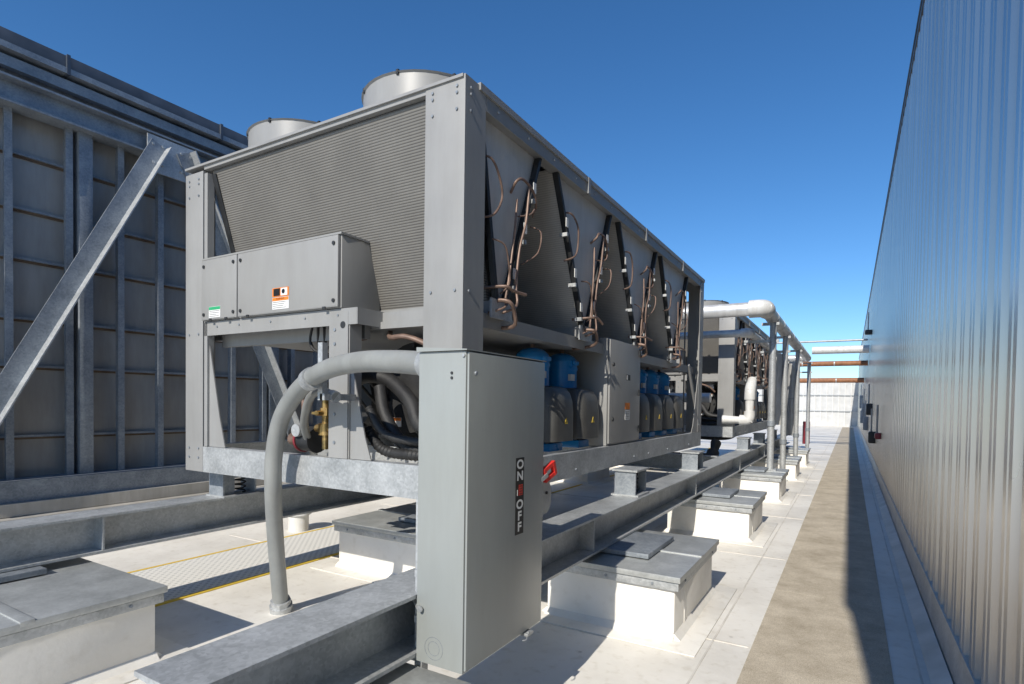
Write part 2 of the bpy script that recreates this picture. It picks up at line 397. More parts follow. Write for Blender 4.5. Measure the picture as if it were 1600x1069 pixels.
mb=MB();mb.prism([(LX-.1,4.30),(LX+.12,4.30),(LX+.12,4.32),(LX+.03,4.33),(LX+.02,4.52),(LX+.12,4.53),(LX+.12,4.55),(LX-.1,4.55)],'xz',YA,YB,GALVD)
mb.done('upper_beam',parent=lw,xf=T3)
mb=MB();mb.box(LX-.05,LX+.02,YA,YB,4.66,4.76,GALVD);mb.box(LX-.18,LX-.1,YA,YB,4.5,4.9,GALVD)
mb.box(LX-.28,LX+.06,YA,YB,4.86,4.98,NAVY,.006);mb.box(LX-.28,LX+.08,YA,YB,4.80,4.855,GALVD)
for yv in [1.0+1.55*i for i in range(14)]: mb.box(LX-.29,LX+.085,yv,yv+.03,4.79,4.985,NAVY)
mb.done('wall_cap',parent=lw,xf=T3)
mb=MB();mb.box(LX-.2,LX+.16,YA,YB,.74,.80,GALVD);mb.box(LX+.12,LX+.16,YA,YB,.60,.74,GALVD)
mb.box(LX-.2,LX+.22,YA,YB,.48,.60,CONC);mb.box(LX-.2,LX+.30,YA,YB,.0,.46,MEMC);mb.box(LX-.1,LX+.34,YA,YB,.40,.475,CONC)
mb.done('wall_base',parent=lw,xf=T3)
def brace(a,b):
    mb=MB();a=Vector(a);b=Vector(b)
    mb.bar(a,b,.16,.012,GALVD,up=(1,0,0));d=(b-a).normalized();sdv=d.cross(Vector((1,0,0))).normalized()
    mb.bar(a+sdv*.08+Vector((.06,0,0)),b+sdv*.08+Vector((.06,0,0)),.012,.13,GALV,up=(1,0,0))
    mb.done('brace',parent=lw,xf=T3)
brace((LX+.15,1.62,.78),(LX+.15,3.36,4.42));brace((LX+.15,5.25,.78),(LX+.15,3.62,4.42))
brace((LX+.15,-1,2.5),(LX+.15,-.2,4.4));brace((LX+.15,8.2,.78),(LX+.15,9.9,4.4));brace((LX+.15,11.8,.78),(LX+.15,10.2,4.4))
mb=MB();mb.box(LX+.125,LX+.14,3.25,3.75,4.1,4.5,GALV)
for a in (3.3,3.4,3.6,3.7):
    for z in (4.2,4.4): mb.cyl((LX+.14,a,z),(LX+.165,a,z),.015,GALV,6)
mb.done('gusset_plate',parent=lw,xf=T3)

# ------------------------------------------------------------------ beams
def ibeam(x0,x1,y0,y1,z0,z1,name,lab):
    o=empty(name,((x0+x1)/2,y0,z0),lab,'steel beam','beams under the chillers');Lc=Vector(o.location)
    c=(x0+x1)/2;t=.016
    mb=MB();mb.prism([(x0,z0),(x1,z0),(x1,z0+t),(c+.006,z0+t+.008),(c+.006,z1-t-.008),(x1,z1-t),(x1,z1),(x0,z1),(x0,z1-t),(c-.006,z1-t-.008),(c-.006,z0+t+.008),(x0,z0+t)],'xz',y0,y1,GALV)
    mb.done('beam_section',parent=o,xf=lambda v:v-Lc)
    yv=y0+2.9
    while yv<y1:
        mb=MB();mb.box(c+.006,x1-.01,yv,yv+.012,z0+.02,z1-.02,GALV);mb.done('stiffener',parent=o,xf=lambda v:v-Lc);yv+=3.13
    return o
ibeam(-1.87,-1.60,.86,19,.50,.77,'steel_beam','long galvanized steel beam on the roof curbs beside the walkway')
ibeam(-4.82,-4.55,-1.0,19,.50,.77,'steel_beam','long galvanized steel beam on curbs near the screen wall')
for yv in (9.6,):
    o=empty('cross_beam',(-3.2,yv,.5),'galvanized cross beam joining the two long beams','steel beam');Lc=Vector(o.location);mb=MB()
    mb.box(-4.5,-1.9,yv,yv+.012,.52,.75,GALV);mb.box(-4.5,-1.9,yv-.08,yv+.08,.75,.765,GALV);mb.box(-4.5,-1.9,yv-.08,yv+.08,.505,.52,GALV)
    mb.done('beam_section',parent=o,xf=lambda v:v-Lc)

# ------------------------------------------------------------------ curbs
def curb(x0,x1,y0,y1,lab,h=.45):
    o=empty('roof_curb',((x0+x1)/2,(y0+y1)/2,0),lab,'roof curb','roof curbs carrying the beams');Lc=Vector(o.location);xf=lambda v:v-Lc
    mb=MB();mb.box(x0,x1,y0,y1,0,h-.06,MEMC,.02)
    mb.prism([(x0-.05,.002),(x1+.05,.002),(x1,.05),(x0,.05)],'xz',y0,y1,MEMC)
    mb.prism([(y0-.05,.002),(y1+.05,.002),(y1,.05),(y0,.05)],'yz',x0+.001,x1-.001,MEMC)
    mb.box(x1-.16,x1-.10,y0-.004,y0+.01,.05,h-.1,MEMC,.001);mb.box(x1-.01,x1+.004,y0+.25,y0+.31,.05,h-.1,MEMC,.001)
    mb.done('curb_body',parent=o,xf=xf)
    mb=MB();mb.box(x0-.18,x1+.18,y0-.18,y1+.18,.002,.009,MEMB,.002);mb.done('membrane_flange',parent=o,xf=xf)
    mb=MB();e=.03
    mb.box(x0-e,x1+e,y0-e,y1+e,h-.10,h-.045,GALV,.003);mb.box(x0-e-.015,x1+e+.015,y0-e-.015,y1+e+.015,h-.04,h,LIDM,.004)
    cx=(x0+x1)/2;mb.box(x0-e-.016,x1+e+.016,(y0+y1)/2-.03,(y0+y1)/2+.03,h-.02,h+.008,LIDM,.002)
    for xx in (x0+.15,cx,x1-.15): mb.cyl((xx,y0-e,h-.07),(xx,y0-e-.006,h-.07),.01,GALVD,8)
    for yv in (y0+.15,y1-.15): mb.cyl((x1+e,yv,h-.07),(x1+e+.006,yv,h-.07),.01,GALVD,8)
    mb.done('metal_lid',parent=o,xf=xf)
    mb=MB();mb.box(cx-.22,cx+.22,y0+.25,y1-.25,h+.009,h+.045,GALVD,.004);mb.done('bearing_plate',parent=o,xf=xf)
    return o
LW='white membrane roof curb with galvanized metal lid'
rows=[(.55,1.80),(3.74,4.92),(6.95,8.1),(10.15,11.3),(13.4,14.5),(16.6,17.7)]
for i,(a,b) in enumerate(rows):
    curb(-1.98,-1.0,a,b,LW+' beside the walkway',.45)
curb(-5.7,-3.65,.55,1.80,LW+' wider, near the safety mat',.45)
curb(-4.25,-2.75,3.72,4.9,LW+' beneath the chiller',.45)
for a,b in rows[2:5]: curb(-5.6,-4.5,a,b,LW+' beneath the chiller',.45)
o=empty('roof_vent',(-5.85,4.5,0),'small white round roof vent standing on the membrane','roof vent');Lc=Vector(o.location)
mb=MB();mb.cyl((-5.85,4.5,0),(-5.85,4.5,.22),.12,WPVC,24);mb.cyl((-5.85,4.5,.2),(-5.85,4.5,.26),.15,WPVC,24);mb.done('vent_body',parent=o,xf=lambda v:v-Lc)

# ------------------------------------------------------------------ chiller
S=.93;OX,OY,OZ=-1.92,2.55,1.015
CH=empty('chiller',(OX,OY,OZ),'grey air cooled chiller with exposed coils on a galvanized frame','chiller','chillers on the roof')
XF=lambda v:Vector(((v.x+2.06)*S,(v.y-2.74)*S,(v.z-.97)*S))
XL,XR,YF,YE,ZB,ZT=-5.06,-2.06,2.74,9.06,.97,3.585
def part(mb,name,parent=CH,**k): return mb.done(name,parent=parent,xf=XF,**k)
mb=MB()
def chan_y(x,sgn):
    mb.prism([(x,ZB),(x+sgn*.09,ZB),(x+sgn*.09,ZB+.012),(x+sgn*.012,ZB+.012),(x+sgn*.012,1.17),(x+sgn*.09,1.17),(x+sgn*.09,1.185),(x,1.185)],'xz',YF,YE,GALV)
chan_y(XR,-1);chan_y(XL,1)
for yv,sg in((YF-.001,1),(YE+.001,-1)):
    mb.prism([(yv,ZB-.001),(yv+sg*.09,ZB-.001),(yv+sg*.09,ZB+.012),(yv+sg*.012,ZB+.012),(yv+sg*.012,1.17),(yv+sg*.09,1.17),(yv+sg*.09,1.187),(yv,1.187)],'yz',XL+.003,XR-.003,GALV)
for yv in (3.9,5.2,6.5,7.8): mb.box(XL+.1,XR-.1,yv,yv+.1,1.0,1.17,GALV)
for yv in (3.1,3.6,4.4,5.9,6.4,7.2,8.3): mb.cyl((XR-.001,yv,1.03),(XR+.008,yv,1.03),.012,GALVD,8)
part(mb,'base_frame')
def post(x0,x1,y0,y1,z0,z1):
    mb=MB();sx=1 if x1>(XL+XR)/2 else -1
    fy=y0 if y0<5 else y1
    mb.box(x0,x1,min(fy,fy+(.008 if fy<5 else -.008)),max(fy,fy+(.008 if fy<5 else -.008)),z0,z1,PAINT,.002)
    xo=x1 if sx>0 else x0
    mb.box(xo-.008*sx,xo,y0+.0085,y1,z0,z1,PAINT)
    xi=x0 if sx>0 else x1
    mb.box(xi,xi+.008*sx,y0+.0085,y0+.07,z0,z1,PAINT)
    mb.box(min(xo-.06*sx,xo-.0085*sx),max(xo-.06*sx,xo-.0085*sx),y1-.008,y1,z0,z1,PAINT)
    for z in [z0+.12,z0+.2,(z0+z1)/2-.1,z1-.1,z1-.2,z1-.06]:
        for xx in (x0+.06,x1-.06):
            mb.cyl((xx,y0-.008,z),(xx,y0+.001,z),.009,GALVD,8)
        mb.cyl((xo,y0+.06,z),(xo+.008*sx,y0+.06,z),.009,GALVD,8)
    part(mb,'post')
post(-2.37,XR,YF,2.96,1.19,ZT)
post(XL,-4.80,YF-.004,2.96,ZB,ZT-.06)
post(-2.3,XR,8.82,YE,1.19,ZT);post(XL,-4.8,8.82,YE,1.19,ZT)
mb=MB();mb.box(-4.79,-4.745,YF+.002,YF+.06,1.19,3.5,PAINT);mb.prism([(-4.743,1.19),(-4.52,1.19),(-4.6,1.45),(-4.743,2.05)],'xz',YF+.02,YF+.03,PAINT);part(mb,'corner_gusset')
mb=MB();mb.prism([(8.82,1.19),(8.45,1.19),(8.55,1.3),(8.82,2.1)],'yz',XR-.012,XR-.004,PAINT);mb.bar((XR-.03,8.3,2.2),(XR-.03,8.85,1.5),.03,.05,PAINT);part(mb,'corner_gusset')
for yv in (5.05,):
    mb=MB();mb.box(XL+.02,XL+.14,yv,yv+.12,1.19,2.2,PAINT);part(mb,'leg')
mb=MB();mb.box(-3.24,-3.05,YF,YF+.01,1.19,2.22,PAINT);mb.box(-3.05,-3.042,YF+.0105,YF+.12,1.19,2.22,PAINT);mb.box(-3.24,-3.232,YF+.0105,YF+.12,1.19,2.22,PAINT)
mb.prism([(-3.041,1.19),(-2.84,1.19),(-2.9,1.35),(-3.041,1.9)],'xz',YF+.02,YF+.03,PAINT)
for z in (1.3,1.5,2.0,2.1): mb.cyl((-3.18,YF-.006,z),(-3.18,YF+.001,z),.012,GALVD,8)
mb.cyl((-3.10,YF-.002,2.13),(-3.10,YF+.002,2.13),.025,DARK,16)
part(mb,'leg')
mb=MB()
mb.box(-4.80,-2.37,YF+.005,YF+.05,3.535,3.565,PAINT);mb.box(XL,XR-.01,YF-.012,YF+.14,3.565,3.583,PAINT)
for a,b in ((2.965,4.55),(4.56,6.15),(6.16,7.75),(7.76,8.815)):
    mb.box(XR-.012,XR,a,b,3.46,3.583,PAINT);mb.box(XR-.09,XR-.0125,a,b,3.46,3.472,PAINT)
    mb.box(XL,XL+.012,a,b,3.46,3.583,PAINT)
mb.box(XR-.10,XR+.012,YF+.145,YE,3.584,3.60,PAINT);mb.box(XR-.004,XR+.012,YF+.145,YE,3.555,3.584,PAINT)
for yv in (4.55,6.15,7.75): mb.box(XR-.002,XR+.016,yv-.02,yv+.03,3.46,3.60,PAINT)
yv=3.1
while yv<8.9:
    mb.cyl((XR-.002,yv,3.51),(XR+.008,yv,3.51),.008,GALV,6);mb.cyl((XR-.05,yv,3.6),(XR-.05,yv,3.607),.01,GALV,6);yv+=.4
mb.box(XL,XR-.1,YE-.02,YE,3.44,3.58,PAINT)
part(mb,'top_frame')
mb=MB();mb.box(XL+.013,XR-.101,YF+.141,YE-.021,3.56,3.578,PAINT);part(mb,'fan_deck')
vees=[(2.80,3.22,3.72),(4.02,4.62,5.16),(5.40,6.04,6.66),(6.86,7.50,8.14)]
def coil_panel(y0,z0,y1,z1,x0,x1,th,m,name='coil_panel'):
    d=Vector((0,y1-y0,z1-z0)).normalized();n=Vector((0,-d.z,d.y))*th/2
    mb=MB();q=[]
    for x in (x0,x1):
        for (yy,zz) in((y0,z0),(y1,z1)):
            q.append(Vector((x,yy,zz))+n);q.append(Vector((x,yy,zz))-n)
    mb.poly(q,[(0,2,3,1),(4,5,7,6),(0,4,6,2),(1,3,7,5),(0,1,5,4),(2,6,7,3)],m)
    part(mb,name)
def header(p,q,w1,w2,marks=()):
    mb=MB();mb.bar(p,q,w1,w2,DARK,up=(1,0,0))
    p=Vector(p);q=Vector(q)
    for f in marks:
        c=p.lerp(q,f);mb.box(c.x+.026,c.x+.032,c.y-.02,c.y+.02,c.z-.045,c.z+.03,WHITE);mb.box(c.x-.02,c.x+.05,c.y-.04,c.y-.015,c.z-.13,c.z-.10,GALV)
    part(mb,'coil_header')
for i,(a,ap,c) in enumerate(vees):
    xr=-2.40 if i==0 else -2.16
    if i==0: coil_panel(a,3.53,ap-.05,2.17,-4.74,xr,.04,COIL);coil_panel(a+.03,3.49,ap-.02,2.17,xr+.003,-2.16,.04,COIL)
    else: coil_panel(a,3.50,ap-.03,2.30,-4.74,-2.13,.04,COIL_LIT)
    coil_panel(c,3.50,ap+.03,2.30,-4.74,-2.13,.04,COIL_LIT)
    if i>0: header((-2.105,a-.01,3.47),(-2.105,ap-.05,2.28),.028,.05,(.3,.62,.85))
    header((-2.105,c+.01,3.47),(-2.105,ap+.05,2.28),.028,.05,(.22,.5,.8))
    if i==0: header((-4.72,a,3.5),(-4.72,ap-.05,2.2),.05,.06);header((-2.105,a+.16,3.43),(-2.105,ap-.05,2.28),.03,.035)
    mb=MB();aa=a+.04 if i else a+.2
    mb.prism([(aa,3.47),(c-.03,3.47),(ap+.02,2.32),(ap-.02,2.32)],'yz',-2.135,-2.125,SHEET_LIT);part(mb,'end_sheet')
    mb=MB();mb.box(-4.75,-2.10,ap-.11,ap+.11,2.19,2.285,PAINT);mb.box(-2.10,-2.085,ap-.13,ap+.13,2.17,2.30,GALV);part(mb,'coil_trough')
    x=-2.065
    tubes=[([(x-.06,a+.2,3.22),(x,a+.24,3.20),(x,a+.34,3.12),(x,a+.36,2.98),(x,a+.28,2.86),(x-.06,a+.22,2.82)],.008),
    ([(x-.06,ap+.16,3.10),(x,ap+.14,3.14),(x+.01,ap+.20,3.18),(x+.01,ap+.34,3.16),(x,ap+.42,3.06),(x-.06,c-.03,3.04)],.010),
    ([(x+.01,ap+.28,3.18),(x+.01,ap+.25,2.9),(x+.01,ap+.17,2.7),(x+.01,ap+.13,2.45),(x+.03,ap+.1,2.28),(x+.03,ap+.02,2.24),(x-.1,ap-.02,2.2)],.009),
    ([(x-.03,ap+.18,3.04),(x-.01,ap+.13,2.8),(x-.01,ap+.07,2.5),(x,ap+.02,2.32),(x+.02,ap-.04,2.26),(x-.06,ap-.1,2.2)],.008),
    ([(x-.05,ap+.42,2.92),(x+.03,ap+.44,2.88),(x+.03,ap+.38,2.72),(x-.04,ap+.28,2.62)],.006),
    ([(x-.03,ap+.20,2.94),(x+.02,ap+.30,2.96),(x+.02,ap+.36,3.02),(x-.03,ap+.40,3.0)],.006),
    ([(x-.03,ap-.12,2.70),(x+.02,ap-.05,2.66),(x+.02,ap+.02,2.56),(x+.01,ap+.05,2.42),(x-.03,ap+.0,2.34)],.006),
    ([(x-.1,ap-.12,2.36),(x+.06,ap-.09,2.36),(x+.08,ap+.0,2.36),(x+.10,ap+.10,2.34)],.011),
    ([(x-.05,ap-.06,2.28),(x+.06,ap-.04,2.27),(x+.06,ap+.04,2.22),(x+.02,ap+.08,2.14),(x-.2,ap+.08,2.12)],.014)]
    for tp,r_ in tubes:
        j=lambda:random.uniform(-.015,.015)
        tp=[(p[0],p[1]+j(),p[2]+j()) for p in tp]
        mb=MB();mb.tube(tp,r_,COP,8,4);part(mb,'copper_pipe')
mb=MB();mb.box(XL+.05,XR-.09,2.96,YE-.3,2.12,2.17,PAINT);mb.box(XR-.088,XR-.075,2.97,8.8,2.10,2.20,PAINT);part(mb,'coil_shelf')
for fx in (-4.15,-2.80):
    for k,fy in enumerate((3.30,4.70,6.10,7.50)):
        mb=MB();r=.49;seg=40;q=[];f=[];zt=3.80
        lv=[(r+.06,3.579),(r,3.62),(r,zt),(r+.014,zt+.008),(r-.01,zt+.008),(r-.012,3.60)]
        for rr,z in lv:
            for s_ in range(seg):
                t=2*math.pi*s_/seg;q.append((fx+rr*math.cos(t),fy+rr*math.sin(t),z))
        for a in range(len(lv)-1):
            for s_ in range(seg):
                p=a*seg+s_;p2=a*seg+(s_+1)%seg;f.append((p,p2,p2+seg,p+seg))
        mb.poly(q,f,PAINT)
        for s_ in range(8):
            t=2*math.pi*(s_+.3)/8;mb.box(fx+r*math.cos(t)-.01,fx+r*math.cos(t)+.01,fy+r*math.sin(t)-.01,fy+r*math.sin(t)+.01,zt-.01,zt+.022,DARK)
        sh=part(mb,'fan_shroud')
        mb=MB()
        for rr in (.12,.2,.28,.36,.44):
            mb.tube([(fx+rr*math.cos(2*math.pi*s_/32),fy+rr*math.sin(2*math.pi*s_/32),zt+.01) for s_ in range(33)],.004,DARK,5,1)
        for s_ in range(8):
            t=2*math.pi*s_/8;mb.tube([(fx,fy,zt+.012),(fx+.49*math.cos(t),fy+.49*math.sin(t),zt+.012)],.004,DARK,5,1)
        part(mb,'fan_guard',parent=sh)
        mb=MB();mb.cyl((fx,fy,3.62),(fx,fy,3.74),.09,DARK,16)
        for s_ in range(5):
            t=2*math.pi*s_/5;c_,s2=math.cos(t),math.sin(t);P=[]
            for (rr,w_,tw) in ((.08,.07,.05),(.28,.10,.035),(.46,.11,.02)):
                P+= [(fx+rr*c_-w_*s2,fy+rr*s2+w_*c_,3.68+tw),(fx+rr*c_+w_*s2,fy+rr*s2-w_*c_,3.68-tw)]
            mb.poly(P,[(0,1,3,2),(2,3,5,4)],DARK)
        part(mb,'fan_blade',parent=sh)
mb=MB();mb.box(-4.78,-3.11,2.735,3.10,2.25,2.76,PAINT2,.004);mb.box(-4.79,-3.10,2.72,3.11,2.761,2.775,PAINT2);cp=part(mb,'control_panel')
for x0,x1 in ((-4.775,-4.285),(-4.27,-3.12)):
    mb=MB();mb.box(x0,x1,2.708,2.733,2.255,2.755,PAINT2,.006)
    mb.box(x0+.02,x1-.02,2.7065,2.7085,2.262,2.268,PAINT)
    for (xx,z) in ((x0+.04,2.70),(x1-.04,2.70),(x0+.04,2.30),(x1-.04,2.30)): mb.cyl((xx,2.70,z),(xx,2.708,z),.014,DARK,12)
    mb.box(x0+.12,x0+.15,2.70,2.708,2.245,2.262,DARK);mb.box(x1-.15,x1-.12,2.70,2.708,2.245,2.262,DARK)
    part(mb,'panel_door',parent=cp)
def label(x0,x1,z0,z1,yv,hm,parent,title=None,lines=5):
    mb=MB();mb.box(x0,x1,yv-.002,yv,z0,z1,WHITE);hh=(z1-z0)*.3
    mb.box(x0+.002,x1-.002,yv-.003,yv-.002,z1-hh,z1-.002,hm)
    for i in range(lines):
        z=z1-hh-(z1-z0-hh)*(i+.7)/(lines+.5);mb.box(x0+.008,x1-.008-random.random()*(x1-x0)*.3,yv-.0028,yv-.002,z-.0015,z+.0015,BLACK)
    if title: text_into(mb,title,hh*.75,((x0+x1)/2,yv-.0035,z1-hh/2),(1,0,0),(0,0,1),BLACK if hm is ORANGE else WHITE)
    part(mb,'warning_label',parent=parent)
label(-4.66,-4.50,2.27,2.36,2.7075,GREEN,cp,None,4)
label(-3.83,-3.64,2.28,2.37,2.7075,ORANGE,cp,'WARNING',4)
mb=MB();mb.box(-3.83,-3.64,2.705,2.7075,2.375,2.44,ORANGE);mb.box(-3.815,-3.74,2.704,2.705,2.38,2.435,BLACK);mb.box(-3.73,-3.655,2.704,2.705,2.38,2.435,WHITE)
mb.cyl((-3.70,2.703,2.41),(-3.70,2.704,2.41),.018,BLACK,12);part(mb,'warning_label',parent=cp)
mb=MB();mb.box(-4.79,-2.97,2.742,2.752,2.13,2.245,PAINT);mb.box(-4.79,-2.97,2.752,2.98,2.235,2.245,PAINT);mb.box(-4.79,-3.05,2.9,2.95,2.05,2.23,PAINT)
mb.box(-3.0,-2.2,2.98,3.02,2.16,2.24,PAINT);mb.box(-2.969,-2.96,2.742,3.1,2.13,2.245,PAINT)
for xx in (-4.6,-4.3,-3.9,-3.5,-3.15): mb.cyl((xx,2.735,2.2),(xx,2.742,2.2),.008,GALVD,8)
part(mb,'panel_rail')
for i in range(5):
    mb=MB();xx=-3.55+.07*i;mb.tube([(xx,2.9,2.23),(xx,2.9,2.1),(xx+.02*(i-2),2.95,1.9),(xx+.06*(i-2),3.1,1.7),(xx+.1*(i-2),3.3,1.5)],.012,RUB,8,3)
    mb.cyl((xx,2.9,2.16),(xx,2.9,2.235),.02,RUB,10);part(mb,'cable')
mb=MB();mb.tube([(-3.6,2.9,2.2),(-3.64,2.9,2.05),(-3.55,2.9,1.97),(-3.42,2.95,2.03)],.012,RUB,8,4)
part(mb,'cable')
mb=MB();mb.cyl((-2.92,3.35,1.66),(-2.92,8.2,1.66),.36,RUB,36);mb.cyl((-2.92,3.30,1.66),(-2.92,3.36,1.66),.40,RUB,36)
for k in range(12):
    t=2*math.pi*k/12;mb.cyl((-2.92+.37*math.cos(t),3.26,1.66+.37*math.sin(t)),(-2.92+.37*math.cos(t),3.30,1.66+.37*math.sin(t)),.016,DARK,8)
mb.cyl((-2.92,3.2,1.66),(-2.92,3.31,1.66),.30,RUB,32)
mb.box(-3.1,-2.74,3.6,3.7,1.18,1.35,PAINT);mb.box(-3.1,-2.74,7.6,7.7,1.18,1.35,PAINT)
ev=part(mb,'evaporator')
for (px,pz) in ((-3.02,1.44),(-2.78,1.44),(-2.62,1.84),(-2.85,1.9)):
    mb=MB()
    mb.box(px-.05,px+.05,3.192,3.198,pz-.035,pz+.035,WHITE);mb.box(px-.048,px+.048,3.19,3.192,pz+.01,pz+.033,ORANGE)
    part(mb,'warning_label',parent=ev)
for tp,r_ in (([(-3.35,2.98,1.22),(-3.35,2.98,1.45),(-3.33,2.98,1.66),(-3.2,3.02,1.78),(-3.0,3.08,1.76),(-2.75,3.05,1.6),(-2.6,3.0,1.42),(-2.3,3.0,1.36)],.055),
    ([(-3.0,3.0,1.70),(-2.9,2.95,1.50),(-2.7,2.93,1.30),(-2.45,2.92,1.25),(-2.2,3.0,1.25)],.045),
    ([(-4.3,4.2,1.25),(-4.0,4.1,1.6),(-3.6,4.0,1.62),(-3.3,4.0,1.6)],.06),([(-3.5,3.3,1.35),(-4.0,3.4,1.3),(-4.6,3.5,1.28)],.07),
    ([(-1.98-.2,4.1,1.05),(-2.3,4.0,.93),(-2.5,3.7,.90),(-2.9,3.4,.93),(-3.1,3.3,1.05)],.055)):
    mb=MB();mb.tube(tp,r_,RUB,16,5);part(mb,'insulated_pipe')
for tp,r_ in (([(-3.0,2.88,1.40),(-2.85,2.88,1.26),(-2.6,2.88,1.235),(-2.35,2.9,1.24),(-2.1,2.95,1.25)],.035),([(-2.95,2.84,1.55),(-2.8,2.84,1.38),(-2.55,2.86,1.33),(-2.2,2.95,1.33)],.028)):
    mb=MB();mb.tube(tp,r_,RUB,12,14,ribs=1);part(mb,'corrugated_hose')
mb=MB()
mb.cyl((-3.52,2.95,1.22),(-3.52,2.95,1.62),.028,BRASS,14);mb.cyl((-3.52,2.95,1.33),(-3.52,2.95,1.42),.055,BRASS,14);mb.cyl((-3.52,2.95,1.48),(-3.52,2.95,1.54),.045,BRASS,6)
mb.cyl((-3.62,2.95,1.38),(-3.42,2.95,1.38),.03,BRASS,12);mb.cyl((-3.52,2.86,1.50),(-3.52,2.95,1.50),.02,BRASS,10)
mb.box(-3.56,-3.48,2.85,2.87,1.49,1.51,BRASS);mb.cyl((-3.50,2.9,1.62),(-3.50,2.9,1.66),.035,DARK,12)
part(mb,'brass_valve')
mb=MB();mb.cyl((-3.80,2.98,1.28),(-3.66,2.98,1.28),.09,DARK,20);mb.cyl((-3.82,2.98,1.28),(-3.80,2.98,1.28),.10,MAROON,20);mb.cyl((-3.66,2.98,1.28),(-3.65,2.98,1.28),.10,DARK,20)
mb.cyl((-3.76,2.9,1.36),(-3.76,2.86,1.36),.05,GALV,16);mb.cyl((-3.95,2.98,1.28),(-3.82,2.98,1.28),.05,COP,16)
part(mb,'strainer_valve')
for tp,r_ in (([(-3.92,3.05,1.6),(-3.9,3.05,1.78),(-3.75,3.05,1.84),(-3.6,3.05,1.82),(-3.5,3.05,1.7),(-3.5,3.0,1.6)],.022),([(-3.0,3.1,2.12),(-2.9,3.0,2.06),(-2.75,3.0,2.06),(-2.6,3.05,2.0),(-2.5,3.1,1.9)],.02),
   ([(-3.9,3.05,1.6),(-3.9,3.05,1.4),(-3.9,3.05,1.25)],.022),([(-3.2,3.05,2.08),(-3.5,3.05,2.05),(-3.7,3.15,2.0)],.02)):
    mb=MB();mb.tube(tp,r_,COP,10,5);part(mb,'copper_pipe')
mb=MB();mb.box(-2.95,-2.085,5.14,6.08,1.19,2.26,PAINT2,.006);cb=part(mb,'compressor_cabinet')
mb=MB();mb.box(-2.084,-2.065,5.16,6.07,1.21,2.245,PAINT2,.006)
for z in (1.3,1.7,2.15): mb.box(-2.064,-2.055,6.02,6.05,z,z+.07,DARK)
for z in (1.45,2.0): mb.cyl((-2.064,5.24,z),(-2.052,5.24,z),.02,DARK,12)
part(mb,'cabinet_door',parent=cb)
mb=MB();mb.box(-2.0645,-2.062,5.60,5.74,1.55,1.62,ORANGE);mb.box(-2.0645,-2.062,5.60,5.74,1.44,1.545,WHITE)
for i in range(5): mb.box(-2.0635,-2.061,5.61,5.72,1.455+.017*i,1.459+.017*i,BLACK)
part(mb,'warning_label',parent=cb)
mb=MB();mb.box(-2.0645,-2.062,5.62,5.74,1.86,1.92,BLACK);mb.box(-2.0635,-2.061,5.63,5.66,1.865,1.915,WHITE);part(mb,'warning_label',parent=cb)
def compressor(cx,cy):
    mb=MB();mb.cyl((cx,cy,1.22),(cx,cy,2.0),.15,BLUE,24);mb.dome((cx,cy,2.0),.15,.09,BLUE,24)
    mb.cyl((cx,cy,1.92),(cx,cy,1.95),.157,BLUE,24);mb.box(cx+.05,cx+.16,cy-.06,cy+.06,1.97,2.01,BLUE,.01);mb.cyl((cx,cy,2.08),(cx,cy,2.12),.02,COP,10)
    mb.box(cx-.1,cx+.25,cy-.12,cy+.12,1.19,1.26,BLUE,.01);mb.cyl((cx+.2,cy-.08,1.19),(cx+.2,cy-.08,1.33),.012,GALV,8)
    mb.box(cx+.12,cx+.153,cy-.1,cy-.02,1.82,1.88,WHITE)
    c=part(mb,'compressor')
    x0,x1,y0,y1=cx-.02,cx+.34,cy-.235,cy+.225
    def ring(f,z): 
        ax=(x0+x1)/2;ay=(y0+y1)/2;hx=(x1-x0)/2*f;hy=(y1-y0)/2*f;out=[]
        for k in range(24):
            t=2*math.pi*k/24;cx_,sy_=math.cos(t),math.sin(t);p=.45
            out.append((ax-(1-f)*.1+hx*math.copysign(abs(cx_)**p,cx_),ay+hy*math.copysign(abs(sy_)**p,sy_),z))
        return out
    rr=[(1.0,1.28),(1.0,1.52),(.97,1.62),(.90,1.69),(.78,1.735),(.6,1.75)]
    P=[q for f_,z in rr for q in ring(f_,z)];Fs=[]
    for a in range(len(rr)-1):
        for k in range(24): Fs.append((a*24+k,a*24+(k+1)%24,(a+1)*24+(k+1)%24,(a+1)*24+k))
    Fs.append(tuple(range((len(rr)-1)*24,len(rr)*24)));Fs.append(tuple(range(24))[::-1])
    mb=MB();mb.poly(P,Fs,HOOD);part(mb,'sound_hood',parent=c)
    zc=1.45;cy2=cy
    mb=MB();mb.prism([(cy2-.03,zc-.022),(cy2+.03,zc-.022),(cy2,zc+.033)],'yz',x1+.0005,x1+.003,YEL);mb.prism([(cy2-.005,zc-.012),(cy2+.005,zc-.012),(cy2,zc+.018)],'yz',x1+.003,x1+.004,BLACK)
    part(mb,'warning_label',parent=c)
for cx,cy in ((-2.44,4.27),(-2.44,4.84),(-2.44,6.42),(-2.44,6.95),(-2.44,7.48),(-2.44,8.0)): compressor(cx,cy)
mb=MB();mb.cyl((-4.0,3.6,1.62),(-4.0,8.3,1.62),.30,RUB,28);part(mb,'insulated_vessel')
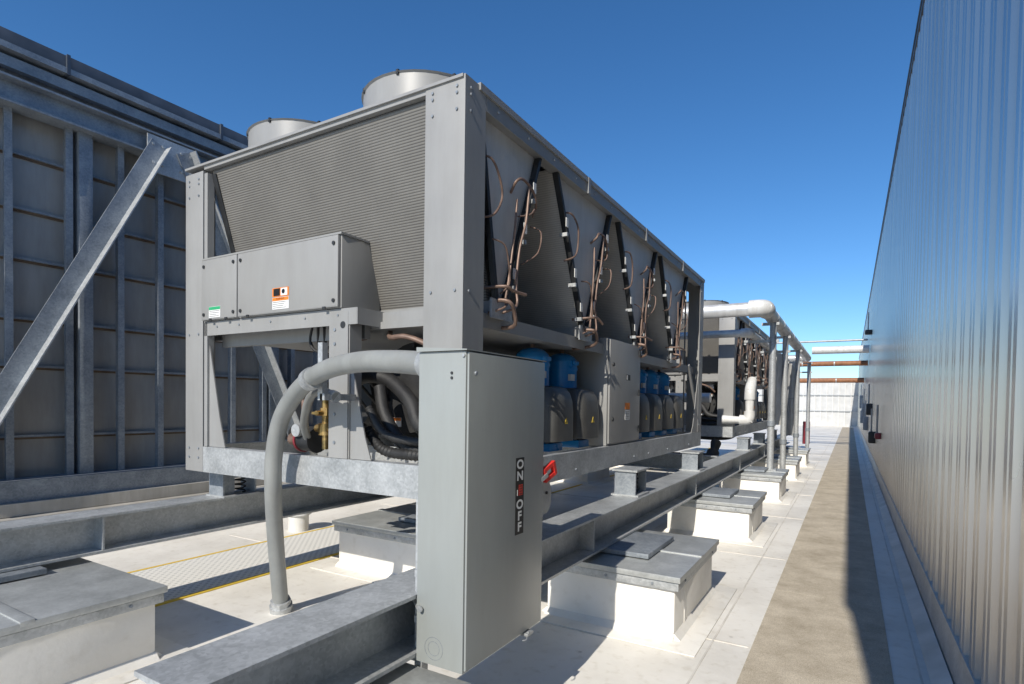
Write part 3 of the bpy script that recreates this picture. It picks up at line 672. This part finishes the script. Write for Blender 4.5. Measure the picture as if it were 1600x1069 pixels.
def isolator(x,yv,z0=.77,z1=1.015):
    o=empty('spring_isolator',(x,yv,z0),'galvanized spring isolator between beam and chiller frame','vibration isolator','spring isolators under the chillers');Lc=Vector(o.location);xf=lambda v:v-Lc
    mb=MB();mb.box(x-.13,x+.13,yv-.16,yv+.16,z0+.001,z0+.016,GALV);mb.box(x-.1,x+.1,yv-.15,yv-.135,z0+.016,z1-.02,GALVD);mb.box(x-.1,x+.1,yv+.135,yv+.15,z0+.016,z1-.02,GALVD)
    mb.box(x-.12,x+.12,yv-.17,yv+.17,z1-.02,z1-.003,GALV);mb.box(x+.06,x+.07,yv-.13,yv-.03,z0+.016,z1-.02,GALVD)
    mb.done('housing',parent=o,xf=xf)
    for dy in (-.05,.06):
        mb=MB();mb.tube([(x+.045*math.cos(t*.8),yv+dy+.045*math.sin(t*.8),z0+.02+t*(z1-z0-.045)/40) for t in range(41)],.008,DARK,6,1);mb.done('spring',parent=o,xf=xf)
    return o
for ych in (0,8.45):
    for yv in (2.85,4.95,7.3): isolator(-1.76,yv+ych)
    for yv in (2.9,5.0,7.3): isolator(-4.63,yv+ych)
dup(CH,(0,8.45,0),'second grey air cooled chiller farther along the same frame')

# ------------------------------------------------------------------ disconnect box
DX0,DX1,DY0,DY1,DZ0,DZ1=-1.597,-1.35,1.82,2.47,.486,1.83
D=empty('disconnect_switch',(-1.47,2.15,DZ0),'tall grey electrical disconnect cabinet bolted to the beam','electrical cabinet');Lc=Vector(D.location);XD=lambda v:v-Lc
mb=MB();mb.box(DX0,DX1,DY0,DY1,DZ0,DZ1-.02,BOXP,.006)
mb.prism([(DX0-.004,DZ1-.0195),(DX1+.012,DZ1-.0195),(DX1+.012,DZ1-.015),(DX0-.004,DZ1)],'xz',DY0-.012,DY1+.012,BOXP)
for z in (1.72,1.70): mb.cyl((-1.42,DY0-.004,z),(-1.42,DY0+.001,z),.006,DARK,10)
mb.cyl((-1.36,DY0-.006,1.79),(-1.36,DY0,1.79),.007,GALV,8)
for a,b in ((.048,.045),(.03,.028)):
    mb.tube([(-1.50+a*math.cos(2*math.pi*k/32),DY0-.0003,.56+a*math.sin(2*math.pi*k/32)) for k in range(33)],.001,GALVD,5,1)
for zz in (.64,.84): mb.box(DX0-.03,DX0,DY0+.02,DY0+.06,zz,zz+.03,GALV);
mb.done('cabinet_body',parent=D,xf=XD)
mb=MB();mb.box(DX1+.001,DX1+.012,DY0+.006,DY1-.004,DZ0+.012,DZ1-.025,BOXP,.005)
mb.cyl((DX1+.012,DY0+.05,1.72),(DX1+.02,DY0+.05,1.72),.008,GALVD,8)
mb.done('cabinet_door',parent=D,xf=XD)
mb=MB();mb.box(DX1-.01,DX1+.03,DY1-.17,DY1-.11,DZ0-.010,DZ0+.004,GALV,.002);mb.cyl((DX1+.022,DY1-.15,DZ0-.014),(DX1+.022,DY1-.15,DZ0+.010),.006,GALV,8)
mb.tube([(DX1+.02,DY1-.15,DZ0-.004),(DX1+.04,DY1-.2,DZ0-.008),(DX1+.03,DY1-.22,DZ0-.008)],.003,GALV,6,4)
mb.done('latch',parent=D,xf=XD)
mb=MB();xs=DX1+.0135;ya,yb=2.198,2.272;za,zb=.985,1.345
mb.box(DX1+.0122,xs,ya,yb,za,zb,BLACK);yc=(ya+yb)/2
for ch,zz in (('O',1.312),('N',1.258),('O',1.124),('F',1.070),('F',1.018)): text_into(mb,ch,.058,(xs+.0006,yc,zz),(0,1,0),(0,0,1),WHITE,.0022,1.3)
mb.box(xs,xs+.0008,ya+.028,yb-.012,1.168,1.218,REDL)
for i in range(4): mb.box(xs+.0008,xs+.0012,ya+.031,yb-.016,1.174+.012*i,1.1765+.012*i,BLACK)
mb.box(xs,xs+.0008,ya+.013,ya+.017,1.168,1.196,WHITE)
mb.done('on_off_label',parent=D,xf=XD)
mb=MB()
yc2=DY1+.058;zc2=1.12
mb.cyl((DX1-.012,yc2,zc2),(DX1-.004,yc2,zc2),.07,LIDM,28)
for v in mb.bm.verts: v.co.z=zc2+(v.co.z-zc2)*1.25; v.co.y=yc2+(v.co.y-yc2)*.85
mb.cyl((DX1-.004,yc2,zc2+.02),(DX1+.004,yc2,zc2+.02),.008,DARK,10)
mb.box(DX1-.10,DX1-.012,DY1,DY1+.05,1.02,1.28,GALVD,.003)
mb.done('handle_bracket',parent=D,xf=XD)
mb=MB();c0=Vector((DX1+.0,DY1+.0,1.222));dv=Vector((.1,.86,.36)).normalized();wv=Vector((.0,-.36,.86));wv=(wv-dv*wv.dot(dv)).normalized()
mb.bar(c0-dv*.02,c0+dv*.04,.03,.022,GALV)
e0=c0+dv*.03
for s_ in (-1,1): mb.bar(e0+wv*s_*.028,e0+dv*.085+wv*s_*.028,.02,.02,REDM,up=(1,0,0))
for t_ in (.0,.085): mb.bar(e0+dv*t_-wv*.037,e0+dv*t_+wv*.037,.022,.022,REDM,up=(1,0,0))
mb.done('switch_handle',parent=D,xf=XD)

# conduit
C=empty('flexible_conduit',(-3.70,2.70,0),'thick grey conduit rising from the roof and bending to the cabinet','conduit');Lc2=Vector(C.location);XC=lambda v:v-Lc2
mb=MB();mb.tube([(-1.60,1.93,1.765),(-1.9,1.99,1.79),(-2.236,2.084,1.802),(-2.61,2.19,1.775),(-2.96,2.294,1.68),(-3.25,2.37,1.49),(-3.37,2.40,1.25),(-3.41,2.42,.99),(-3.56,2.55,.57),(-3.70,2.70,.0)],.055,COND,20,8);mb.done('conduit_run',parent=C,xf=XC)
mb=MB();mb.cyl((-3.70,2.70,0),(-3.685,2.685,.06),.08,GALV,24);mb.cyl((-3.685,2.685,.06),(-3.675,2.675,.10),.072,GALV,8);mb.done('conduit_coupling',parent=C,xf=XC)
mb=MB();mb.cyl((-1.66,1.945,1.768),(-1.60,1.93,1.766),.068,GALV,20);mb.done('conduit_coupling',parent=C,xf=XC)
mb=MB();mb.cyl((-2.79,2.243,1.735),(-2.85,2.261,1.717),.067,GALV,20);mb.box(-2.80,-2.76,2.30,2.55,1.60,1.64,GALV);mb.box(-2.82,-2.78,2.30,2.34,1.60,1.95,GALV);mb.done('conduit_strap',parent=C,xf=XC)
C2=empty('small_conduit',(-3.7,3.0,1.12),'thinner grey conduit descending into the chiller frame','conduit');L7=Vector(C2.location)
mb=MB();mb.tube([(-2.75,2.38,1.62),(-2.95,2.42,1.66),(-3.15,2.5,1.60),(-3.35,2.62,1.42),(-3.5,2.8,1.25),(-3.7,3.0,1.12)],.028,COND,14,6);mb.done('conduit_run',parent=C2,xf=lambda v:v-L7)
mb=MB();mb.cyl((-2.75,2.38,1.62),(-2.80,2.39,1.632),.036,GALV,14);mb.done('conduit_coupling',parent=C2,xf=lambda v:v-L7)
o=empty('support_strut',(-1.7,2.0,.3),'galvanized strut and angle bracing at the beam','bracket');L5=Vector(o.location)
for ya in (1.86,2.38):
    mb=MB();mb.box(-1.64,-1.598,ya,ya+.04,.40,1.2,GALV);mb.done('strut_channel',parent=o,xf=lambda v:v-L5)
mb=MB();mb.box(-1.90,-1.62,1.865,1.895,.455,.495,GALV);mb.cyl((-1.66,1.88,.72),(-1.56,1.80,.72),.012,GALV,8);mb.done('strut_arm',parent=o,xf=lambda v:v-L5)

# ------------------------------------------------------------------ pipe rack beyond
def pipe(name,pts,r,m,lab,cat='pipe',fit=None,ef=1.13):
    o=empty(name,pts[0],lab,cat);Lp=Vector(pts[0]);xf=lambda v:v-Lp
    mb=MB();mb.tube(pts,r,m,18,1)
    for a,b in zip(pts,pts[1:]):
        a=Vector(a);b=Vector(b);n=max(1,int((b-a).length/1.0));
        for k in range(1,n): c=a+(b-a)*k/n;dd=(b-a).normalized()*.02;mb.cyl(c-dd,c+dd,r*1.03,GALV,18)
    mb.done('pipe_run',parent=o,xf=xf)
    for i in range(1,len(pts)-1):
        p=Vector(pts[i]);a=(Vector(pts[i-1])-p).normalized();b=(Vector(pts[i+1])-p).normalized();q=r*2.0
        mb=MB();mb.tube([p+a*q,p+a*q*.45,p+(a+b)*q*.12,p+b*q*.45,p+b*q],r*ef,fit or m,18,4);mb.done('pipe_elbow',parent=o,xf=xf)
    return o
pipe('insulated_pipe',[(-4.5,10.15,3.27),(-1.3,10.15,3.27),(-1.3,21,3.27)],.12,JACK,'aluminium jacketed pipe running over steel posts','pipe',WPVC,1.25)
pipe('insulated_pipe',[(-4.2,10.6,2.92),(-1.6,10.6,2.92),(-1.6,21,2.92)],.07,JACK,'second jacketed pipe running below the first','pipe',WPVC,1.2)
pipe('drop_pipe',[(-2.1,10.95,1.35),(-1.62,10.95,1.35),(-1.62,10.95,1.9),(-1.62,11.2,2.1)],.085,WPVC,'white covered vertical pipe with elbow near the posts')
pipe('drop_pipe',[(-1.45,13.8,1.2),(-1.45,13.8,2.8)],.15,WPVC,'white covered vertical pipe near the posts')
pipe('drop_pipe',[(-1.45,17.5,.8),(-1.45,17.5,2.9)],.15,JACK,'jacketed vertical pipe near the posts')
for yv,zt in ((11.0,3.18),(13.2,3.18),(16.5,3.18),(21.2,3.18)):
    o=empty('pipe_support',(-1.25,yv,0),'galvanized post carrying the overhead pipes on a roof curb','pipe support','pipe supports along the walkway');L6=Vector(o.location);mb=MB()
    zb=.45 if yv<12 else .0
    mb.cyl((-1.25,yv,zb),(-1.25,yv,zt-.06),.06,GALV,16);mb.box(-1.36,-1.14,yv-.11,yv+.11,zb+.001,zb+.02,GALV)
    mb.done('post',parent=o,xf=lambda v:v-L6)
    for za,xa in ((zt-.09,-1.45),(zt-.40,-1.75)):
        mb=MB();mb.box(xa,-1.15,yv-.03,yv+.03,za,za+.05,GALV);mb.done('bracket_arm',parent=o,xf=lambda v:v-L6)
    mb=MB();mb.cyl((-1.25,yv,zb+.8),(-1.25,yv,zb+.9),.075,GALVD,12);mb.done('pipe_clamp',parent=o,xf=lambda v:v-L6)
pipe('overhead_pipe',[(-1.3,23.5,3.75),(.55,23.5,3.75)],.14,WPVC,'white pipe crossing overhead to the ribbed wall')
pipe('overhead_pipe',[(-6,26,4.35),(.55,26,4.35)],.04,GALV,'thin galvanized pipe crossing overhead to the wall')
pipe('overhead_pipe',[(-4,25,3.35),(.55,25,3.35)],.10,RUST,'rust primed steel pipe crossing overhead to the wall')
pipe('overhead_pipe',[(-3,31,2.95),(.55,31,2.95)],.12,RUST,'rust primed steel pipe crossing overhead farther along')
pipe('overhead_pipe',[(-6,21,3.27),(-1.3,21,3.27)],.12,JACK,'jacketed header pipe behind the chillers')
pipe('red_valve_pipe',[(-1.35,22.2,.3),(-1.35,22.2,1.1)],.12,MAROON,'red painted valve body standing near the posts','valve')
pipe('low_pipe',[(-4.5,10.5,.62),(-2.2,10.5,.62),(-2.2,10.9,.9)],.10,RUB,'black insulated pipe running low between the chillers')
pipe('chilled_water_pipe',[(-4.6,10.35,1.75),(-2.2,10.35,1.75)],.09,JACK,'silver jacketed pipe between the two chillers')
